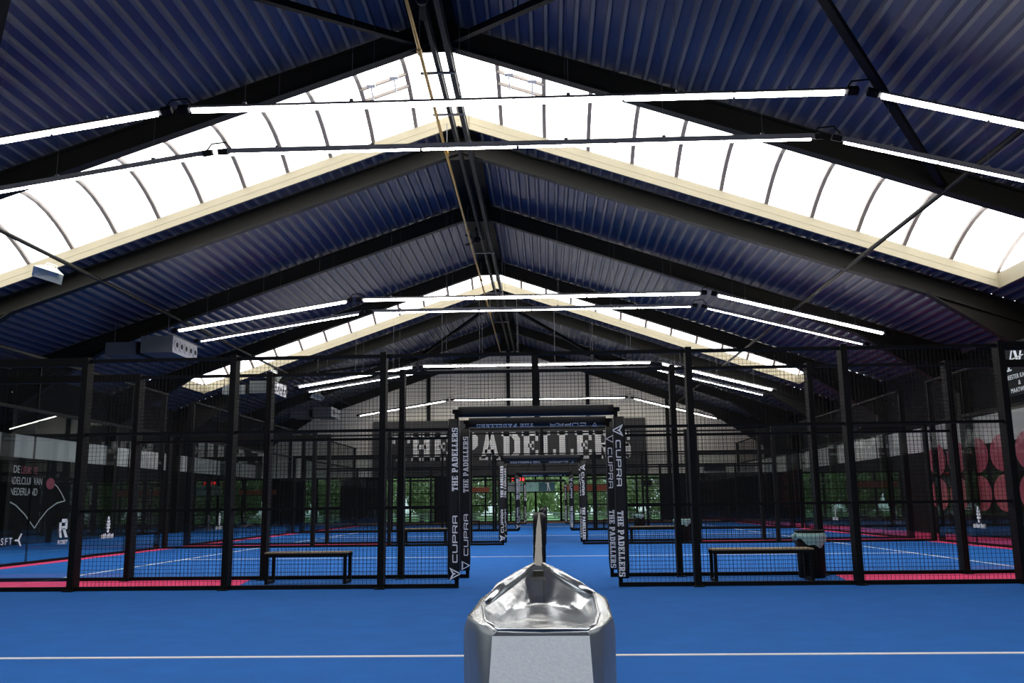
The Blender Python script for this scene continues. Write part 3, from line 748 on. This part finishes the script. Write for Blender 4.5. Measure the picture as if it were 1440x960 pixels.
for i in range(4):
    mb = MB(); x = -.27 + i * .18; ext = [(-.04, .03, .04, .05), (-.04, .15, .04, .17), (-.05, .04, -.025, .16), (.025, .04, .05, .16)]
    if i % 2: ext.append((-.04, .09, .04, .11))
    for a, b, c_, d in ext: mb.box(x + a, -.006, b, x + c_, 0, d)
    mb.build('red_digit', Mt['red'], t)
for x, z, L, nm in ((8.85, 2.55, 3.2, 'long and near the right wall'), (5.3, 1.83, 1.2, 'short and beside the sign')):
    t = thing('wall_lamp', 'two thin horizontal tubes on a black holder, ' + nm, 'lamp', (x, YE - .3, z), 'tube lamps on the end wall')
    MB().box(-L * .22, 0, -.03, L * .12, .1, .30).build('holder', Mt['dark'], t)
    for dz in (.0, .26): mb = MB(); mb.tube([(-L / 2, .02, dz), (L / 2, .02, dz)], .022, 8); mb.build('lamp_tube', Mt['nozz'], t)

# ---------------------------------------------------------------- wall prints left and right
wt = thing('wall_lettering', 'white and pink wall lettering with bouncing ball line on black wall', 'lettering', (XL + .03, 26.0, 1.5))
def wtext(s, m, y, z, size, sx=1.0):
    me = font_mesh('lettering_line', s, m, size); o = obj('lettering_line', me, wt)
    orient(o, (.0, y - 26.0, z - 1.5), (0, sx, 0), (0, 0, 1)); return o
wtext('DE', Mt['white'], 25.45, 2.03, .30, .9); wtext('LEUKSTE', Mt['pinkp'], 25.84, 2.02, .30, .73)
wtext('PADELCLUB VAN', Mt['white'], 25.22, 1.71, .30, .77); wtext('NEDERLAND', Mt['white'], 25.38, 1.40, .30, .80)
mb = MB()
pts = [(24.2, 1.15), (24.7, 1.28), (25.2, 1.27), (25.7, 1.12), (26.2, .85), (26.76, .45), (27.0, .68), (27.4, .98), (27.9, 1.18), (28.37, 1.25), (28.1, 1.5), (27.85, 1.68), (27.6, 1.78)]
for a, b in zip(pts[:-1], pts[1:]): mb.bar((0.004, a[0] - 26, a[1] - 1.5), (0.004, b[0] - 26, b[1] - 1.5), .008, .035, upv=(0, 0, 1))
mb.build('bounce_line', Mt['white'], wt)
mb = MB(); mb.prism([(.24 * math.cos(i * math.pi / 12), .17 * math.sin(i * math.pi / 12)) for i in range(24)], (0.0, 27.45 - 26, .26), (0, 1, 0), (0, 0, 1), .008); mb.build('ball_print', Mt['pinkp'], wt)
# white marks on the glass back walls
def decal(name, x, y, z, mb, label):
    o = mb.build(name, Mt['white'], None, loc=(x, y, z)); tag(o, label, 'decal', 'white marks on the glass'); return o
mb = MB(); e1, e2 = (0, 1, 0), (0, 0, 1)
for poly in ([(0, 0), (.08, 0), (.05, .14), (.05, .26), (.2, .26), (.24, .22), (.24, .16), (.12, .12), (.2, 0), (.3, 0), (.22, .11), (.32, .17), (.32, .27), (.25, .34), (-.03, .34), (-.03, .14)],):
    bmp = [R_(-.02, .1, .06, .36), R_(-.02, .29, .26, .36), [(.2, .16), (.28, .16), (.28, .33), (.2, .33)], [(.08, .16), (.2, .16), (.2, .22), (.08, .22)], [(.1, .18), (.2, .18), (.32, 0), (.22, 0)], [(-.02, .12), (.06, .12), (.1, 0), (.02, 0)]]
    for q in bmp: mb.prism(q, (0, 0, 0), e1, e2, .003)
d = decal('glass_decal', -XE + .012, 17.8, .44, mb, 'white R shaped mark on the glass, second court wall')
o = obj('lettering', font_mesh('lettering', 'ROBEY', Mt['white'], .12), d); orient(o, (0, -.04, -.13), e1, e2)
mb = MB(); mb.prism([(0, .12), (.1, .12), (.18, .22), (.22, .22), (.14, .11), (.22, 0), (.18, 0), (.1, .09), (0, .09)], (0, 0, 0), e1, e2, .003)
d = decal('glass_decal', -XE + .012, 16.3, .34, mb, 'white letters with arrow mark on the glass, second court wall')
for i, ch in enumerate('SFT'): o = obj('letter', font_mesh('letter', ch, Mt['white'], .17), d); orient(o, (0, -.42 + i * .12, .04), e1, e2)
def cone_mark(side, y, label):
    mb = MB(); ex = (0, -side, 0)
    for i, (w, z) in enumerate(((.05, 0), (.09, .07), (.10, .14), (.08, .21), (.04, .28))):
        mb.prism([(-w, z), (0, z - .03), (w, z), (w * .6, z + .05), (0, z + .02), (-w * .6, z + .05)], (0, 0, 0), ex, e2, .003)
    d = decal('glass_decal', side * (XE - .012), y, .50, mb, label)
    mb = MB()
    for i in range(8): mb.prism(R_(-.28 + i * .07, -.14, -.235 + i * .07, -.06 + .012 * (i % 3)), (0, 0, 0), ex, e2, .003)
    mb.build('small_print', Mt['white'], d)
cone_mark(-1, 19.8, 'white cone mark on the glass, second court, air heater side')
cone_mark(-1, 26.6, 'white cone mark on the glass, third court, air heater side')
cone_mark(1, 20.4, 'white cone mark on the glass, second court, pink oval side')
cone_mark(1, 30.4, 'white cone mark on the glass, third court, pink oval side')
# banner with initials
t = thing('sponsor_banner', 'black banner with white initials and two lines of lettering above glass', 'banner', (XE - .06, 17.7, 2.98), )
mb = MB(); mb.box(0, -1.15, 0, .02, 1.15, 1.05); mb.build('banner_cloth', Mt['blackwall'], t)
ex, ey = Vector((0, -1, 0)), Vector((0, 0, 1)); mb = MB()
for poly in ([(-.35, .52), (-.28, .52), (-.05, .98), (-.1, .98)], [(-.1, .98), (0, .98), (.14, .55), (.06, .55)], [(.06, .55), (.14, .55), (.3, .98), (.24, .98)], [(-.3, .7), (.3, .74), (.3, .76), (-.3, .72)], [(-.42, .5), (-.2, .5), (-.2, .53), (-.42, .53)], [(.18, .97), (.36, .97), (.36, 1.0), (.18, 1.0)]):
    mb.prism([(p[0] - .35, p[1]) for p in poly], (-.004, 0, 0), ex, ey, .003)
mb.build('initials', Mt['white'], t)
for s, z in (('MEESTER KASTEN', .33), ('&', .2), ('MAATWERK', .06)):
    o = obj('lettering', font_mesh('lettering', s, Mt['white'], .13, align='CENTER'), t); orient(o, (-.004, .30, z), ex, ey)
# pink ovals on the right wall
t = thing('oval_mural', 'mural of large pink ovals in two rows on the right wall', 'mural', (XRT - .03, 24.4, .5))
for r, zc in ((0, 1.62), (1, .62)):
    for i in range(5):
        mb = MB(); yc = -2.4 + i * 1.28 + .1
        mb.prism([(.58 * math.cos(k * math.pi / 14), .46 * math.sin(k * math.pi / 14)) for k in range(28)], (-.004, yc, zc), (0, -1, 0), (0, 0, 1), .006)
        mb.build('oval', Mt['pinkp'], t)

# ---------------------------------------------------------------- outdoors behind the end glazing
g = MB().box(-40, YE + .2, -.15, 40, 90, -.05).build('lawn', Mt['grass']); tag(g, 'green lawn outside the end glazing', 'grass', kind='stuff')
t = thing('slatted_fence', 'low pale slatted fence outside the end glazing', 'fence', (-1.5, YE + 1.3, -.05))
for i in range(12): MB().box(-11 + i * 2 - .04, .02, 0, -11 + i * 2 + .04, .08, .62).build('fence_post', Mt['bark'], t)
for z in (.1, .24, .38, .52): MB().box(-11, 0, z, 11, .02, z + .08).build('slat', Mt['pale'], t)
leafm = []
for q in range(3):
    mb = MB(); rr = random.Random(q)
    for i in range(2600):
        a, b, r = rr.uniform(0, 6.283), rr.uniform(-1, 1), rr.uniform(.55, 1) ** .6
        p = Vector((math.cos(a) * math.sqrt(1 - b * b) * r, math.sin(a) * math.sqrt(1 - b * b) * r, b * r))
        d = Vector((rr.uniform(-1, 1), rr.uniform(-1, 1), rr.uniform(-1, 1))).normalized(); e = d.orthogonal().normalized(); s = rr.uniform(.06, .11)
        mb.add([p - d * s, p + e * s * .5, p + d * s, p - e * s * .5], [(0, 1, 2, 3)])
    leafm.append(mb.mesh('foliage', Mt['leaf']))
for i in range(22):
    x = -17 + (i % 11) * 2.6 + random.uniform(-.3, .3) + (1.3 if i > 10 else 0); y = YE + 5.0 + random.uniform(0, 1.2) + (3.5 if i > 10 else 0); h = random.uniform(3.6, 4.6) + (3 if i > 10 else 0)
    t = thing('tree', 'leafy green tree outside the end glazing, ' + ('taller back row' if i > 10 else 'lower front row'), 'tree', (x, y, -.05), 'trees outside, ' + ('back row' if i > 10 else 'front row'))
    mb = MB(); mb.tube([(0, 0, 0), (.05, 0, h * .4), (0, .05, h * .7)], [.13, .1, .04]); mb.build('trunk', Mt['bark'], t)
    o = obj('crown', leafm[i % 3], t, (0, 0, h * .52)); o.scale = (1.32, 1.32, h * .47)
    o['kind'] = 'stuff'
